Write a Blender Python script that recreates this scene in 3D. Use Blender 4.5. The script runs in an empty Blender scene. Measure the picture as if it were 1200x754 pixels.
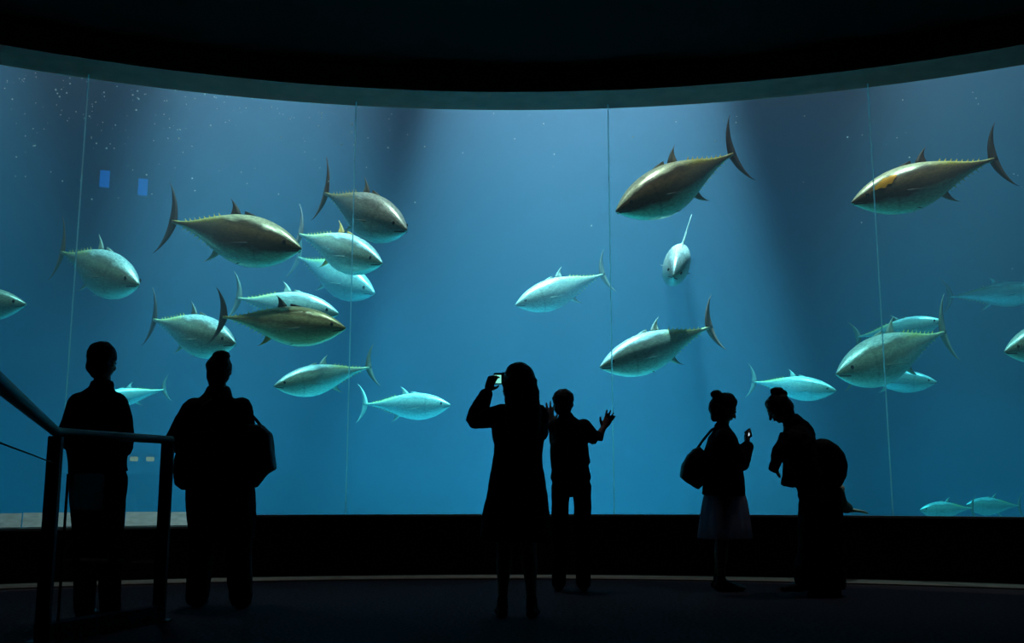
import bpy, bmesh, math, random
from mathutils import Vector, Matrix, noise
random.seed(7)
sc = bpy.context.scene
C = sc.collection
R_ = math.radians

# ------------------------------------------------------------------ camera
FPX, TH = 1200.0, math.atan(196 / 1200.0)
CAM_H = 0.8
ct, st = math.cos(TH), math.sin(TH)
cam_d = bpy.data.cameras.new('camera'); cam = bpy.data.objects.new('camera', cam_d); C.objects.link(cam)
cam_d.sensor_width = 36; cam_d.lens = 36; cam_d.clip_end = 200
cam.location = (0, 0, CAM_H); cam.rotation_euler = (math.pi / 2 + TH, 0, 0)
sc.camera = cam

# ------------------------------------------------------------------ world, exposure, lamps
w = bpy.data.worlds.new('world'); sc.world = w; w.use_nodes = True
w.node_tree.nodes['Background'].inputs[0].default_value = (0.0, 0.0, 0.0, 1)
sc.view_settings.view_transform = 'Standard'; sc.view_settings.look = 'None'
sc.view_settings.exposure = 0.0; sc.view_settings.gamma = 1
sc.cycles.use_denoising = True
sc.cycles.max_bounces = 8; sc.cycles.diffuse_bounces = 4; sc.cycles.volume_bounces = 0
sc.cycles.transparent_max_bounces = 16
sc.cycles.sample_clamp_indirect = 4.0


def lamp(kind, name, loc, energy, color, target=None, **kw):
    d = bpy.data.lights.new(name, kind); d.energy = energy; d.color = color
    for k_, v_ in kw.items(): setattr(d, k_, v_)
    o = bpy.data.objects.new(name, d); C.objects.link(o); o.location = loc
    if target is not None:
        o.rotation_euler = (Vector(target) - Vector(loc)).to_track_quat('-Z', 'Y').to_euler()
    return o


WHITE = (1.0, 0.47, 0.51)
WARM_FILL = (1.0, 0.37, 0.31)  # for unseen front spots, added to brighten the window side of the fish
SPOTS = [  # x, y, z, target x, target y, watts, cone degrees, blend, colour
    (-8.2, 13.0, 12.5, -8.6, 15.2, 16000, 34, 0.8, WHITE),
    (-3.2, 13.2, 14.5, -4.0, 15.4, 62000, 29, 0.9, WHITE),
    (1.1, 13.2, 14.5, 0.9, 15.4, 76000, 34, 0.40, WHITE),
    (6.3, 13.2, 12.0, 7.2, 15.4, 13500, 38, 0.9, WHITE),
    (-5.4, 10.0, 13.0, -5.6, 11.6, 8800, 42, 0.6, WARM_FILL),
    (-1.6, 10.9, 13.0, -1.8, 12.2, 8800, 42, 0.6, WARM_FILL),
    (2.6, 10.9, 13.0, 2.9, 12.2, 8400, 42, 0.6, WARM_FILL),
    (6.9, 9.9, 13.0, 6.2, 11.8, 9600, 44, 0.6, WARM_FILL),
]
for i, (x, y, z, tx, ty, e, cone, bl, col) in enumerate(SPOTS):
    lamp('SPOT', 'tank_beam_or_fill', (x, y, z), e, col, (tx, ty, 0), spot_size=R_(cone), spot_blend=bl, shadow_soft_size=0.15)
for x in (-6.0, -3.0, 0.0, 3.0, 6.0):  # unseen hall spots added to lift the dark floor and rail
    y = math.sqrt(8.7 ** 2 - x * x)
    lamp('SPOT', 'hall_fill', (x, y, 4.8), 26, (1.0, 0.90, 0.92), (x * .96, y * .96, 0), spot_size=R_(54), spot_blend=1.0, shadow_soft_size=0.05)
lamp('AREA', 'tank_fill', (0, 15.5, 8.6), 75, (1.0, 0.80, 0.9), (0, 15.5, 0), shape='RECTANGLE', size=24, size_y=8.5)  # unseen area lamp added as even fill over the tank


def at(px, py, Y):
    u = (px - 600) / FPX; v = (377 - py) / FPX
    cy = ct - v * st; cz = st + v * ct
    t = Y / cy
    return Vector((u * t, Y, CAM_H + cz * t))


# ------------------------------------------------------------------ materials
def nt(name):
    m = bpy.data.materials.new(name); m.use_nodes = True
    n = m.node_tree.nodes; l = m.node_tree.links
    return m, n, l, n['Principled BSDF']


def mat(name, col, rough=0.8, metal=0.0, noise_scale=0, amt=0.25, bump=0.0, sheen=0, emit=None, strength=1, spec=0.5):
    m, n, l, b = nt(name)
    b.inputs['Base Color'].default_value = (*col, 1)
    b.inputs['Roughness'].default_value = rough; b.inputs['Metallic'].default_value = metal
    b.inputs['Specular IOR Level'].default_value = spec
    if sheen: b.inputs['Sheen Weight'].default_value = sheen
    if noise_scale:
        tc = n.new('ShaderNodeTexCoord'); no = n.new('ShaderNodeTexNoise'); no.inputs['Scale'].default_value = noise_scale
        no.inputs['Detail'].default_value = 6
        l.new(tc.outputs['Object'], no.inputs['Vector'])
        r = n.new('ShaderNodeValToRGB')
        r.color_ramp.elements[0].position = 0.3; r.color_ramp.elements[1].position = 0.7
        r.color_ramp.elements[0].color = (*[c * (1 - amt) for c in col], 1)
        r.color_ramp.elements[1].color = (*[min(1, c * (1 + amt)) for c in col], 1)
        l.new(no.outputs['Fac'], r.inputs['Fac']); l.new(r.outputs['Color'], b.inputs['Base Color'])
        if bump:
            bp = n.new('ShaderNodeBump'); bp.inputs['Strength'].default_value = bump; bp.inputs['Distance'].default_value = 0.02
            l.new(no.outputs['Fac'], bp.inputs['Height']); l.new(bp.outputs['Normal'], b.inputs['Normal'])
    if emit:
        b.inputs['Emission Color'].default_value = (*emit, 1); b.inputs['Emission Strength'].default_value = strength
    return m


M = {
    'carpet': mat('carpet', (0.055, 0.05, 0.065), 0.95, noise_scale=40, amt=0.5, bump=0.6, spec=0.1),
    'blackpaint': mat('black_paint', (0.003, 0.0025, 0.003), 1.0, noise_scale=3, amt=0.2, spec=0.1),
    'basewall': mat('dark_base', (0.008, 0.006, 0.007), 0.8, noise_scale=5, amt=0.3, spec=0.15),
    'soffit': mat('soffit_paint', (0.36, 0.055, 0.038), 0.7, noise_scale=6, amt=0.2),
    'fascia': mat('fascia_paint', (0.14, 0.12, 0.13), 0.7, noise_scale=6, amt=0.3),
    'sill': mat('sill_stone', (0.35, 0.36, 0.36), 0.5, noise_scale=15, amt=0.2),
    'kerb': mat('kerb_stone', (0.50, 0.26, 0.26), 0.8, noise_scale=12, amt=0.2, bump=0.2),
    'tankwall': mat('tank_wall_paint', (0.06, 0.15, 0.24), 0.9, noise_scale=0.6, amt=0.12),
    'tankfloor': mat('tank_floor_sand', (0.65, 0.70, 0.68), 0.95, noise_scale=1.5, amt=0.15),
    'rail': mat('rail_metal', (0.03, 0.028, 0.03), 0.5, 0.9, noise_scale=20, amt=0.2),
    'post': mat('post_metal', (0.03, 0.03, 0.035), 0.5, 0.5, noise_scale=20, amt=0.2),
    'skin': mat('skin', (0.30, 0.18, 0.13), 0.6, noise_scale=30, amt=0.1),
    'hair': mat('black_hair', (0.008, 0.007, 0.007), 0.6, noise_scale=60, amt=0.4, bump=0.4, spec=0.2),
    'cloth_black': mat('black_cloth', (0.012, 0.012, 0.014), 0.9, noise_scale=50, amt=0.3, bump=0.2, spec=0.1),
    'cloth_navy': mat('navy_cloth', (0.014, 0.016, 0.028), 0.9, noise_scale=50, amt=0.3, bump=0.2, spec=0.1),
    'cloth_grey': mat('charcoal_cloth', (0.02, 0.02, 0.022), 0.9, noise_scale=50, amt=0.3, bump=0.2, spec=0.1),
    'cloth_green': mat('olive_cloth', (0.06, 0.075, 0.06), 0.9, noise_scale=50, amt=0.3, bump=0.2),
    'cuff': mat('cream_cuff', (0.6, 0.58, 0.48), 0.9, noise_scale=50, amt=0.1),
    'leather': mat('dark_leather', (0.012, 0.011, 0.011), 0.7, noise_scale=50, amt=0.3, spec=0.2),
    'shoe': mat('black_shoe', (0.012, 0.012, 0.012), 0.5, noise_scale=50, amt=0.2, spec=0.2),
    'device': mat('device_plastic', (0.02, 0.02, 0.022), 0.4, noise_scale=50, amt=0.1),
    'screen': mat('lit_screen', (0.1, 0.3, 0.3), 0.3, emit=(0.25, 0.85, 0.70), strength=1.0),
    'screen2': mat('lit_phone', (0.3, 0.3, 0.3), 0.3, emit=(0.7, 0.9, 1.0), strength=0.8),
    'bluereflection': mat('blue_reflection_glow', (0.05, 0.2, 0.5), 0.4, emit=(0.02, 0.30, 1.0), strength=0.28),
    'orangereflection': mat('orange_reflection_glow', (0.5, 0.25, 0.1), 0.4, emit=(1.0, 0.07, 0.015), strength=2.5),
    'eye': mat('fish_eye', (0.01, 0.01, 0.012), 0.2),
    'eyewhite': mat('person_eye', (0.5, 0.5, 0.5), 0.3),
    'finlet': mat('yellow_finlet', (1.0, 0.62, 0.04), 0.6, noise_scale=20, amt=0.1),
    'bubble': mat('floating_speck', (0.9, 0.95, 0.95), 0.4),
    'mouth': mat('fish_mouth', (0.03, 0.035, 0.035), 0.5, noise_scale=20, amt=0.1),
}


def translucent(name, col, fac=0.5):
    m, n, l, b = nt(name)
    b.inputs['Base Color'].default_value = (*col, 1); b.inputs['Roughness'].default_value = 0.9
    tr = n.new('ShaderNodeBsdfTranslucent'); tr.inputs[0].default_value = (*col, 1)
    mx = n.new('ShaderNodeMixShader'); mx.inputs[0].default_value = fac
    l.new(b.outputs[0], mx.inputs[1]); l.new(tr.outputs[0], mx.inputs[2]); l.new(mx.outputs[0], n['Material Output'].inputs[0])
    return m


M['skirt'] = translucent('pale_skirt_cloth', (0.80, 0.78, 0.85), 0.75)


def clear(name, col, refl, ior=1.5, rough=0.02):
    """thin clear sheet: see-through with Fresnel reflection"""
    m, n, l, b = nt(name); n.remove(b)
    tr = n.new('ShaderNodeBsdfTransparent'); tr.inputs[0].default_value = (*col, 1)
    gl = n.new('ShaderNodeBsdfGlossy'); gl.inputs['Roughness'].default_value = rough
    fr = n.new('ShaderNodeFresnel'); fr.inputs[0].default_value = ior
    mu = n.new('ShaderNodeMath'); mu.operation = 'MULTIPLY'; mu.inputs[1].default_value = refl
    mx = n.new('ShaderNodeMixShader')
    l.new(fr.outputs[0], mu.inputs[0]); l.new(mu.outputs[0], mx.inputs[0])
    l.new(tr.outputs[0], mx.inputs[1]); l.new(gl.outputs[0], mx.inputs[2]); l.new(mx.outputs[0], n['Material Output'].inputs[0])
    return m


M['acrylic'] = clear('clear_acrylic', (0.97, 0.985, 0.985), 0.6, 1.35)
M['railglass'] = clear('rail_glass', (0.97, 0.98, 0.98), 0.05)


def joint_mat():
    m, n, l, b = nt('acrylic_joint')
    b.inputs['Base Color'].default_value = (0.55, 0.75, 0.78, 1); b.inputs['Roughness'].default_value = 0.5
    tr = n.new('ShaderNodeBsdfTransparent'); tl = n.new('ShaderNodeBsdfTranslucent'); tl.inputs[0].default_value = (0.7, 0.9, 0.95, 1)
    a = n.new('ShaderNodeMixShader'); a.inputs[0].default_value = 0.8
    mx = n.new('ShaderNodeMixShader'); mx.inputs[0].default_value = 0.65
    l.new(b.outputs[0], a.inputs[1]); l.new(tl.outputs[0], a.inputs[2])
    l.new(tr.outputs[0], mx.inputs[1]); l.new(a.outputs[0], mx.inputs[2]); l.new(mx.outputs[0], n['Material Output'].inputs[0])
    return m


M['joint'] = joint_mat()


def water_mat():
    m, n, l, b = nt('sea_water'); n.remove(b)
    s = n.new('ShaderNodeVolumeScatter'); s.inputs['Color'].default_value = (0.62, 0.74, 1.0, 1); s.inputs['Density'].default_value = 0.040
    s.inputs['Anisotropy'].default_value = 0.0
    a = n.new('ShaderNodeVolumeAbsorption'); a.inputs['Color'].default_value = (0.0, 0.90, 0.99, 1); a.inputs['Density'].default_value = 0.30
    ad = n.new('ShaderNodeAddShader')
    l.new(s.outputs[0], ad.inputs[0]); l.new(a.outputs[0], ad.inputs[1]); l.new(ad.outputs[0], n['Material Output'].inputs['Volume'])
    return m


M['water'] = water_mat()


def fish_mat(name, back, streak, belly, top, streak_amt, lo=0.34):
    m, n, l, b = nt(name)
    uv = n.new('ShaderNodeUVMap'); uv.uv_map = 'UVMap'
    sx = n.new('ShaderNodeSeparateXYZ'); l.new(uv.outputs[0], sx.inputs[0])
    tc = n.new('ShaderNodeTexCoord')
    mp = n.new('ShaderNodeMapping'); mp.inputs['Scale'].default_value = (2.5, 9, 9)
    l.new(tc.outputs['Object'], mp.inputs[0])
    no = n.new('ShaderNodeTexNoise'); no.inputs['Scale'].default_value = 2.2; no.inputs['Detail'].default_value = 5
    l.new(mp.outputs[0], no.inputs[0])
    # wobble the border between back and belly
    ma = n.new('ShaderNodeMath'); ma.operation = 'MULTIPLY_ADD'; ma.inputs[1].default_value = 0.34; ma.inputs[2].default_value = -0.17
    l.new(no.outputs['Fac'], ma.inputs[0])
    add = n.new('ShaderNodeMath'); add.operation = 'ADD'; l.new(sx.outputs[1], add.inputs[0]); l.new(ma.outputs[0], add.inputs[1])
    r = n.new('ShaderNodeValToRGB'); cr = r.color_ramp
    pts = [(0.0, belly), (lo, belly), (lo + .08, tuple((x + y) / 2 for x, y in zip(belly, back))), (lo + .15, back), (0.70, tuple(x * (1 - streak_amt) + y * streak_amt for x, y in zip(back, streak))), (0.80, back), (0.91, top), (1.0, top)]  # pale top stops paint in the light falling on the back
    cr.elements[0].position = pts[0][0]; cr.elements[0].color = (*pts[0][1], 1)
    cr.elements[1].position = pts[-1][0]; cr.elements[1].color = (*pts[-1][1], 1)
    for p, c in pts[1:-1]:
        e = cr.elements.new(p); e.color = (*c, 1)
    l.new(add.outputs[0], r.inputs[0])
    # gill cover line and yellow tail ridge
    tail = n.new('ShaderNodeMapRange'); tail.inputs[1].default_value = 0.50; tail.inputs[2].default_value = 0.68
    l.new(sx.outputs[0], tail.inputs[0])
    up = n.new('ShaderNodeMapRange'); up.inputs[1].default_value = 0.70; up.inputs[2].default_value = 0.93
    l.new(sx.outputs[1], up.inputs[0])
    tm = n.new('ShaderNodeMath'); tm.operation = 'MULTIPLY'; l.new(tail.outputs[0], tm.inputs[0]); l.new(up.outputs[0], tm.inputs[1])
    tm2 = n.new('ShaderNodeMath'); tm2.operation = 'MULTIPLY'; tm2.inputs[1].default_value = 0.75; l.new(tm.outputs[0], tm2.inputs[0])
    mx = n.new('ShaderNodeMix'); mx.data_type = 'RGBA'; l.new(tm2.outputs[0], mx.inputs[0])
    l.new(r.outputs[0], mx.inputs[6]); mx.inputs[7].default_value = (1.0, 0.66, 0.06, 1)
    g = n.new('ShaderNodeValToRGB'); gr = g.color_ramp
    gr.elements[0].position = 0.235; gr.elements[0].color = (1, 1, 1, 1); gr.elements[1].position = 0.262; gr.elements[1].color = (1, 1, 1, 1)
    e = gr.elements.new(0.248); e.color = (0.78, 0.78, 0.78, 1)
    l.new(sx.outputs[0], g.inputs[0])
    m2 = n.new('ShaderNodeMix'); m2.data_type = 'RGBA'; m2.blend_type = 'MULTIPLY'; m2.inputs[0].default_value = 1
    l.new(mx.outputs[2], m2.inputs[6]); l.new(g.outputs[0], m2.inputs[7])
    # fine mottling
    n2 = n.new('ShaderNodeTexNoise'); n2.inputs['Scale'].default_value = 14; n2.inputs['Detail'].default_value = 6
    l.new(mp.outputs[0], n2.inputs[0])
    r2 = n.new('ShaderNodeValToRGB'); r2.color_ramp.elements[0].position = 0.3; r2.color_ramp.elements[1].position = 0.65
    r2.color_ramp.elements[0].color = (0.52, 0.54, 0.56, 1); r2.color_ramp.elements[1].color = (1, 1, 1, 1)
    l.new(n2.outputs[0], r2.inputs[0])
    m3 = n.new('ShaderNodeMix'); m3.data_type = 'RGBA'; m3.blend_type = 'MULTIPLY'; m3.inputs[0].default_value = 1
    l.new(m2.outputs[2], m3.inputs[6]); l.new(r2.outputs[0], m3.inputs[7])
    l.new(m3.outputs[2], b.inputs['Base Color'])
    b.inputs['Roughness'].default_value = 0.34; b.inputs['Metallic'].default_value = 0.2
    return m


FM = {  # one skin in several tones, painting in how lit each fish appears
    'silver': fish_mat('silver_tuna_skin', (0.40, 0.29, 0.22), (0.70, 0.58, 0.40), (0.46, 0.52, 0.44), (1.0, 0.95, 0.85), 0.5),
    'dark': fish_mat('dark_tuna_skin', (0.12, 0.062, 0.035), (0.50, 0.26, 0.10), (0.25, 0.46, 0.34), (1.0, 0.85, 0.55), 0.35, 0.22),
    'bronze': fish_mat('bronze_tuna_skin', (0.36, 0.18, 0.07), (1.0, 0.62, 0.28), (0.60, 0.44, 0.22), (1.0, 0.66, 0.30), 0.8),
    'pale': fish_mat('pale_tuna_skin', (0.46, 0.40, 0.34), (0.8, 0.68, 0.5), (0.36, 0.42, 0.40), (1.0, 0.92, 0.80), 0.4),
}
FIN = {
    'black': mat('black_fin', (0.05, 0.02, 0.015), 0.6, noise_scale=12, amt=0.3),
    'brown': mat('brown_fin', (0.26, 0.12, 0.09), 0.6, noise_scale=12, amt=0.3),
    'grey': mat('grey_fin', (0.22, 0.17, 0.13), 0.6, noise_scale=12, amt=0.3),
    'pale': mat('pale_fin', (0.50, 0.44, 0.36), 0.6, noise_scale=12, amt=0.2),
    'orange': mat('orange_fin', (1.0, 0.32, 0.05), 0.6, noise_scale=12, amt=0.2),
}
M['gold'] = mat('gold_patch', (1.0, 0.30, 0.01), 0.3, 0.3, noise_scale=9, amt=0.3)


# ------------------------------------------------------------------ object helpers
def link(name, me, m=None, parent=None, smooth=False):
    if m is not None and not me.materials: me.materials.append(m)
    if smooth:
        for p in me.polygons: p.use_smooth = True
    o = bpy.data.objects.new(name, me); C.objects.link(o)
    if parent is not None: o.parent = parent
    return o


def frommesh(name, vs, fs, m, parent=None, smooth=False):
    me = bpy.data.meshes.new(name); me.from_pydata([tuple(v) for v in vs], [], fs); me.update()
    bm = bmesh.new(); bm.from_mesh(me); bmesh.ops.recalc_face_normals(bm, faces=bm.faces); bm.to_mesh(me); bm.free()
    return link(name, me, m, parent, smooth)


def tag(o, label=None, cat=None, group=None, kind=None):
    if label: o['label'] = label
    if cat: o['category'] = cat
    if group: o['group'] = group
    if kind: o['kind'] = kind
    return o


def empty(name, loc, label, cat, group=None):
    o = bpy.data.objects.new(name, None); C.objects.link(o); o.location = loc; o.empty_display_size = 0.1
    return tag(o, label, cat, group)


CEN = Vector((0, -0.2, 0))


def pol(r, a, z):
    a = R_(a)
    return Vector((CEN.x + r * math.sin(a), CEN.y + r * math.cos(a), z))


def arc(name, r0, r1, z0, z1, a0, a1, m, parent=None, n=None, smooth=False):
    """solid ring sector"""
    n = n or max(1, int(abs(a1 - a0) / 1.5)); vs = []; fs = []
    for i in range(n + 1):
        a = a0 + (a1 - a0) * i / n
        vs += [pol(r0, a, z0), pol(r1, a, z0), pol(r1, a, z1), pol(r0, a, z1)]
    for i in range(n):
        b = 4 * i
        for j in range(4):
            fs.append((b + j, b + (j + 1) % 4, b + 4 + (j + 1) % 4, b + 4 + j))
    fs += [(0, 1, 2, 3), (4 * n, 4 * n + 3, 4 * n + 2, 4 * n + 1)]
    return frommesh(name, vs, fs, m, parent, smooth)


def boxm(name, lo, hi, m, parent=None, bevel=0.0):
    bm = bmesh.new(); bmesh.ops.create_cube(bm, size=1)
    lo = Vector(lo); hi = Vector(hi)
    for v in bm.verts:
        v.co = Vector(((lo.x + hi.x) / 2 + v.co.x * (hi.x - lo.x), (lo.y + hi.y) / 2 + v.co.y * (hi.y - lo.y), (lo.z + hi.z) / 2 + v.co.z * (hi.z - lo.z)))
    if bevel: bmesh.ops.bevel(bm, geom=bm.edges[:], offset=bevel, segments=2, affect='EDGES')
    me = bpy.data.meshes.new(name); bm.to_mesh(me); bm.free()
    return link(name, me, m, parent)


# ------------------------------------------------------------------ hall shell
A0, A1 = -53.0, 50.0
SILL, SILL_L, TOP = 0.563, 0.465, 4.62
A_STEP = -15.0
tag(arc('floor', 0.01, 10.0, -0.12, 0.0, -180, 180, M['carpet'], n=120), kind='structure')
tag(arc('trim_1', 9.55, 9.99, 0.0, 0.012, A0, A1, mat('floor_border', (0.16, 0.15, 0.14), 0.8, noise_scale=8, amt=0.2)), kind='structure')
tag(arc('wall_base', 10.0, 10.3, -0.12, SILL - 0.02, A_STEP, A1, M['basewall']), kind='structure')
tag(arc('wall_base_left', 10.0, 10.3, -0.12, SILL_L - 0.02, A0, A_STEP, M['basewall']), kind='structure')
tag(arc('trim_2', 9.985, 10.06, SILL - 0.02, SILL, A_STEP, A1, M['sill']), kind='structure')
tag(arc('trim_3', 9.985, 10.06, SILL_L - 0.02, SILL_L, A0, A_STEP, M['sill']), kind='structure')
tag(arc('wall_header', 9.69, 10.02, TOP + 0.012, 7.0, A0, A1, M['fascia']), kind='structure')
tag(arc('trim_4', 9.695, 10.18, TOP, TOP + 0.012, A0, A1, M['soffit']), kind='structure')
tag(arc('ceiling', 0.01, 9.7, 4.84, 4.95, -180, 180, M['blackpaint'], n=120), kind='structure')
tag(arc('wall_left', 9.9, 10.2, 0.0, 5.0, -100, A0, M['blackpaint']), kind='structure')
tag(arc('wall_right', 9.9, 10.2, 0.0, 5.0, A1, 100, M['blackpaint']), kind='structure')
tag(arc('wall_back', 9.9, 10.2, 0.0, 5.0, 100, 260, M['blackpaint']), kind='structure')

# window: curved acrylic panels with bonded joints
win = bpy.data.objects.new('window_1', None); C.objects.link(win); tag(win, kind='structure')
joints = [-37.2, -23.1, -8.9, 5.5, 19.7, 33.8]
edges = [A0] + joints + [A1]
for i in range(len(edges) - 1):
    arc('glass_pane', 10.06, 10.16, (SILL_L if edges[i + 1] < A_STEP else SILL_L) - 0.01, TOP + 0.02, edges[i] + 0.04, edges[i + 1] - 0.04, M['acrylic'], win, smooth=False)
for a in joints:
    arc('joint', 10.07, 10.15, SILL_L, TOP, a - 0.035, a + 0.035, M['joint'], win, n=1)

# ------------------------------------------------------------------ tank shell, water
tag(arc('wall_tank', 20.0, 20.3, -0.3, 12.0, -62, 62, M['tankwall']), kind='structure')
tag(arc('wall_tank_left', 10.3, 20.0, -0.3, 12.0, -62, -61, M['tankwall'], n=1), kind='structure')
tag(arc('wall_tank_right', 10.3, 20.0, -0.3, 12.0, 61, 62, M['tankwall'], n=1), kind='structure')
tag(arc('floor_tank', 10.3, 20.0, -0.3, -0.02, -61, 61, M['tankfloor']), kind='structure')
tag(arc('water', 10.165, 19.99, -0.019, 8.0, -60.9, 60.9, M['water']), 'blue sea water filling the tank behind the curved window', 'water', kind='stuff')
# pale kerb blocks along the foot of the tank, seen through the left panes
a = -52.0; k = 0
while a < -17.8:
    da = 2.35 if k % 3 else 1.7
    a0_, a1_ = a + 0.03, min(a + da, -16.9) - 0.03; h_ = SILL_L + 0.115 + 0.004 * (k % 2)
    vs = [pol(r, q_, z) for q_ in (a0_, a1_) for r, z in ((10.2, SILL_L - .2), (10.62, SILL_L - .2), (10.62, h_), (10.52, h_), (10.2, SILL_L + .004))]
    b_ = frommesh('trim_5', vs, [(0, 1, 2, 3, 4), (5, 9, 8, 7, 6)] + [(j, (j + 1) % 5, 5 + (j + 1) % 5, 5 + j) for j in range(5)], M['kerb'])
    tag(b_, kind='structure'); a += da; k += 1
kerb = bpy.data.objects.new('trim_5', None)
for o in [o for o in C.objects if o.name.startswith('trim_5')]:
    o.parent = kerb; del o['kind']; o.name = 'block'
C.objects.link(kerb); kerb.name = 'trim_5'; tag(kerb, kind='structure')


# ------------------------------------------------------------------ fish
PROF = [(0, .004), (.012, .014), (.03, .027), (.07, .052), (.12, .078), (.18, .102), (.26, .123), (.34, .133), (.42, .133), (.50, .123), (.58, .105), (.66, .082), (.74, .058), (.82, .035), (.89, .020), (.94, .0125), (.98, .011), (1.0, .012)]


def prof(t):
    for (a_, b_), (c_, d_) in zip(PROF, PROF[1:]):
        if t <= c_:
            f = (t - a_) / (c_ - a_); return b_ + (d_ - b_) * f
    return PROF[-1][1]


def body_mesh(nr=44, ns=24):
    bm = bmesh.new(); uvl = bm.loops.layers.uv.new('UVMap'); rings = []
    info = {}
    for i in range(nr + 1):
        t = (i / nr); t = t * t * 0.35 + t * 0.65
        h = prof(t)
        # smooth the polyline a little
        h = (prof(max(0, t - .012)) + 2 * h + prof(min(1, t + .012))) / 4
        wd = h * (0.70 if t < .85 else 0.70 + (t - .85) * 3.0)
        cz = 0.012 * math.sin(math.pi * min(1, t / .7)) * -1
        ring = []
        for j in range(ns):
            a_ = 2 * math.pi * j / ns
            y = math.sin(a_); z = math.cos(a_)
            z_ = math.copysign(abs(z) ** 0.92, z)
            hh = h * (1.0 if z > 0 else 1.08)
            v = bm.verts.new((0.5 - t, y * wd, cz + z_ * hh)); ring.append(v)
            info[v] = (t, 0.5 + 0.5 * z)
        rings.append(ring)
    for a_, b_ in zip(rings, rings[1:]):
        for j in range(ns):
            bm.faces.new((a_[j], a_[(j + 1) % ns], b_[(j + 1) % ns], b_[j]))
    bm.faces.new(rings[0]); bm.faces.new(rings[-1])
    bmesh.ops.recalc_face_normals(bm, faces=bm.faces)
    for f in bm.faces:
        f.smooth = True
        for lp in f.loops: lp[uvl].uv = info[lp.vert]
    me = bpy.data.meshes.new('body'); bm.to_mesh(me); bm.free(); return me


def fin_mesh(name, lead, trail, thick=0.006, axis='y'):
    """fin between a leading and a trailing edge (equal number of points, root first), thin aerofoil with real thickness"""
    vs = []; fs = []; n = len(lead)
    for i in range(n):
        f = 1 - i / (n - 1) * 0.8
        l_ = Vector(lead[i]); t_ = Vector(trail[i]); m_ = (l_ * .6 + t_ * .4)
        off = Vector((0, thick * f, 0)) if axis == 'y' else Vector((0, 0, thick * f))
        vs += [l_, m_ + off, t_, m_ - off]
    for i in range(n - 1):
        b = 4 * i
        for j in range(4): fs.append((b + j, b + (j + 1) % 4, b + 4 + (j + 1) % 4, b + 4 + j))
    fs += [(0, 1, 2, 3), (4 * n - 4, 4 * n - 1, 4 * n - 2, 4 * n - 3)]
    me = bpy.data.meshes.new(name); me.from_pydata([tuple(v) for v in vs], [], fs); me.update()
    bm = bmesh.new(); bm.from_mesh(me); bmesh.ops.recalc_face_normals(bm, faces=bm.faces); bm.to_mesh(me); bm.free()
    for p in me.polygons: p.use_smooth = True
    return me


def curve_fin(name, root_l, root_t, tip, bow, n=7, thick=0.006, axis='y', tb=1.25):
    rl, rt, tp, bw = map(Vector, (root_l, root_t, tip, bow))
    L_ = []; T_ = []
    for i in range(n):
        f = i / (n - 1)
        s_ = bw * math.sin(math.pi * f * 0.9) 
        L_.append(rl.lerp(tp, f) + s_ * 1.0)
        T_.append(rt.lerp(tp, f) + s_ * tb)
    L_[-1] = tp + (rl - rt) * 0.03; T_[-1] = tp
    return fin_mesh(name, L_, T_, thick, axis)


def merge(meshes, name):
    bm = bmesh.new()
    for m_ in meshes: bm.from_mesh(m_)
    me = bpy.data.meshes.new(name); bm.to_mesh(me); bm.free(); return me


FB = body_mesh()
tail_u = curve_fin('tail', (-.462, 0, -.010), (-.535, 0, -.010), (-.610, 0, .215), (.034, 0, .0), 10, .010, 'y', .75)
tail_d = curve_fin('tail', (-.462, 0, .010), (-.535, 0, .010), (-.605, 0, -.200), (.034, 0, .0), 10, .010, 'y', .75)
F_TAIL = merge([tail_u, tail_d], 'tail_fin')
F_D2 = curve_fin('second_dorsal_fin', (.02, 0, .112), (-.065, 0, .104), (-.095, 0, .190), (.014, 0, 0), 7, .006)
F_D1 = curve_fin('first_dorsal_fin', (.15, 0, .118), (.04, 0, .118), (.035, 0, .136), (0.0, 0, .004), 6, .004)
F_AN = curve_fin('anal_fin', (-.06, 0, -.108), (-.125, 0, -.088), (-.185, 0, -.180), (.012, 0, -.006), 7, .006)


def pect(s):
    return curve_fin('pectoral_fin', (.215, s * .084, -.025), (.185, s * .086, -.045), (.045, s * .118, -.072), (.0, 0, .006), 7, .004, 'y')


def pelv(s):
    return curve_fin('pelvic_fin', (.17, s * .03, -.128), (.13, s * .03, -.132), (.095, s * .045, -.160), (0, 0, 0), 5, .003)


F_P = [pect(1), pect(-1)]; F_V = [pelv(1), pelv(-1)]
fl = []
for i in range(8):
    t = .64 + i * .036
    for sg in (1, -1):
        h = prof(t) * (1 if sg > 0 else 1.08) - .004
        x = .5 - t
        fl.append(curve_fin('f', (x + .008, 0, sg * h), (x - .008, 0, sg * (h - .002)), (x - .020, 0, sg * (h + .017)), (0, 0, 0), 4, .003))
F_FL = merge(fl, 'finlets')
bm = bmesh.new(); bmesh.ops.create_uvsphere(bm, u_segments=14, v_segments=8, radius=.0125)
for v in bm.verts: v.co.y *= .45
for f in bm.faces: f.smooth = True
F_EYE = bpy.data.meshes.new('eye'); bm.to_mesh(F_EYE); bm.free()
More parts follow.
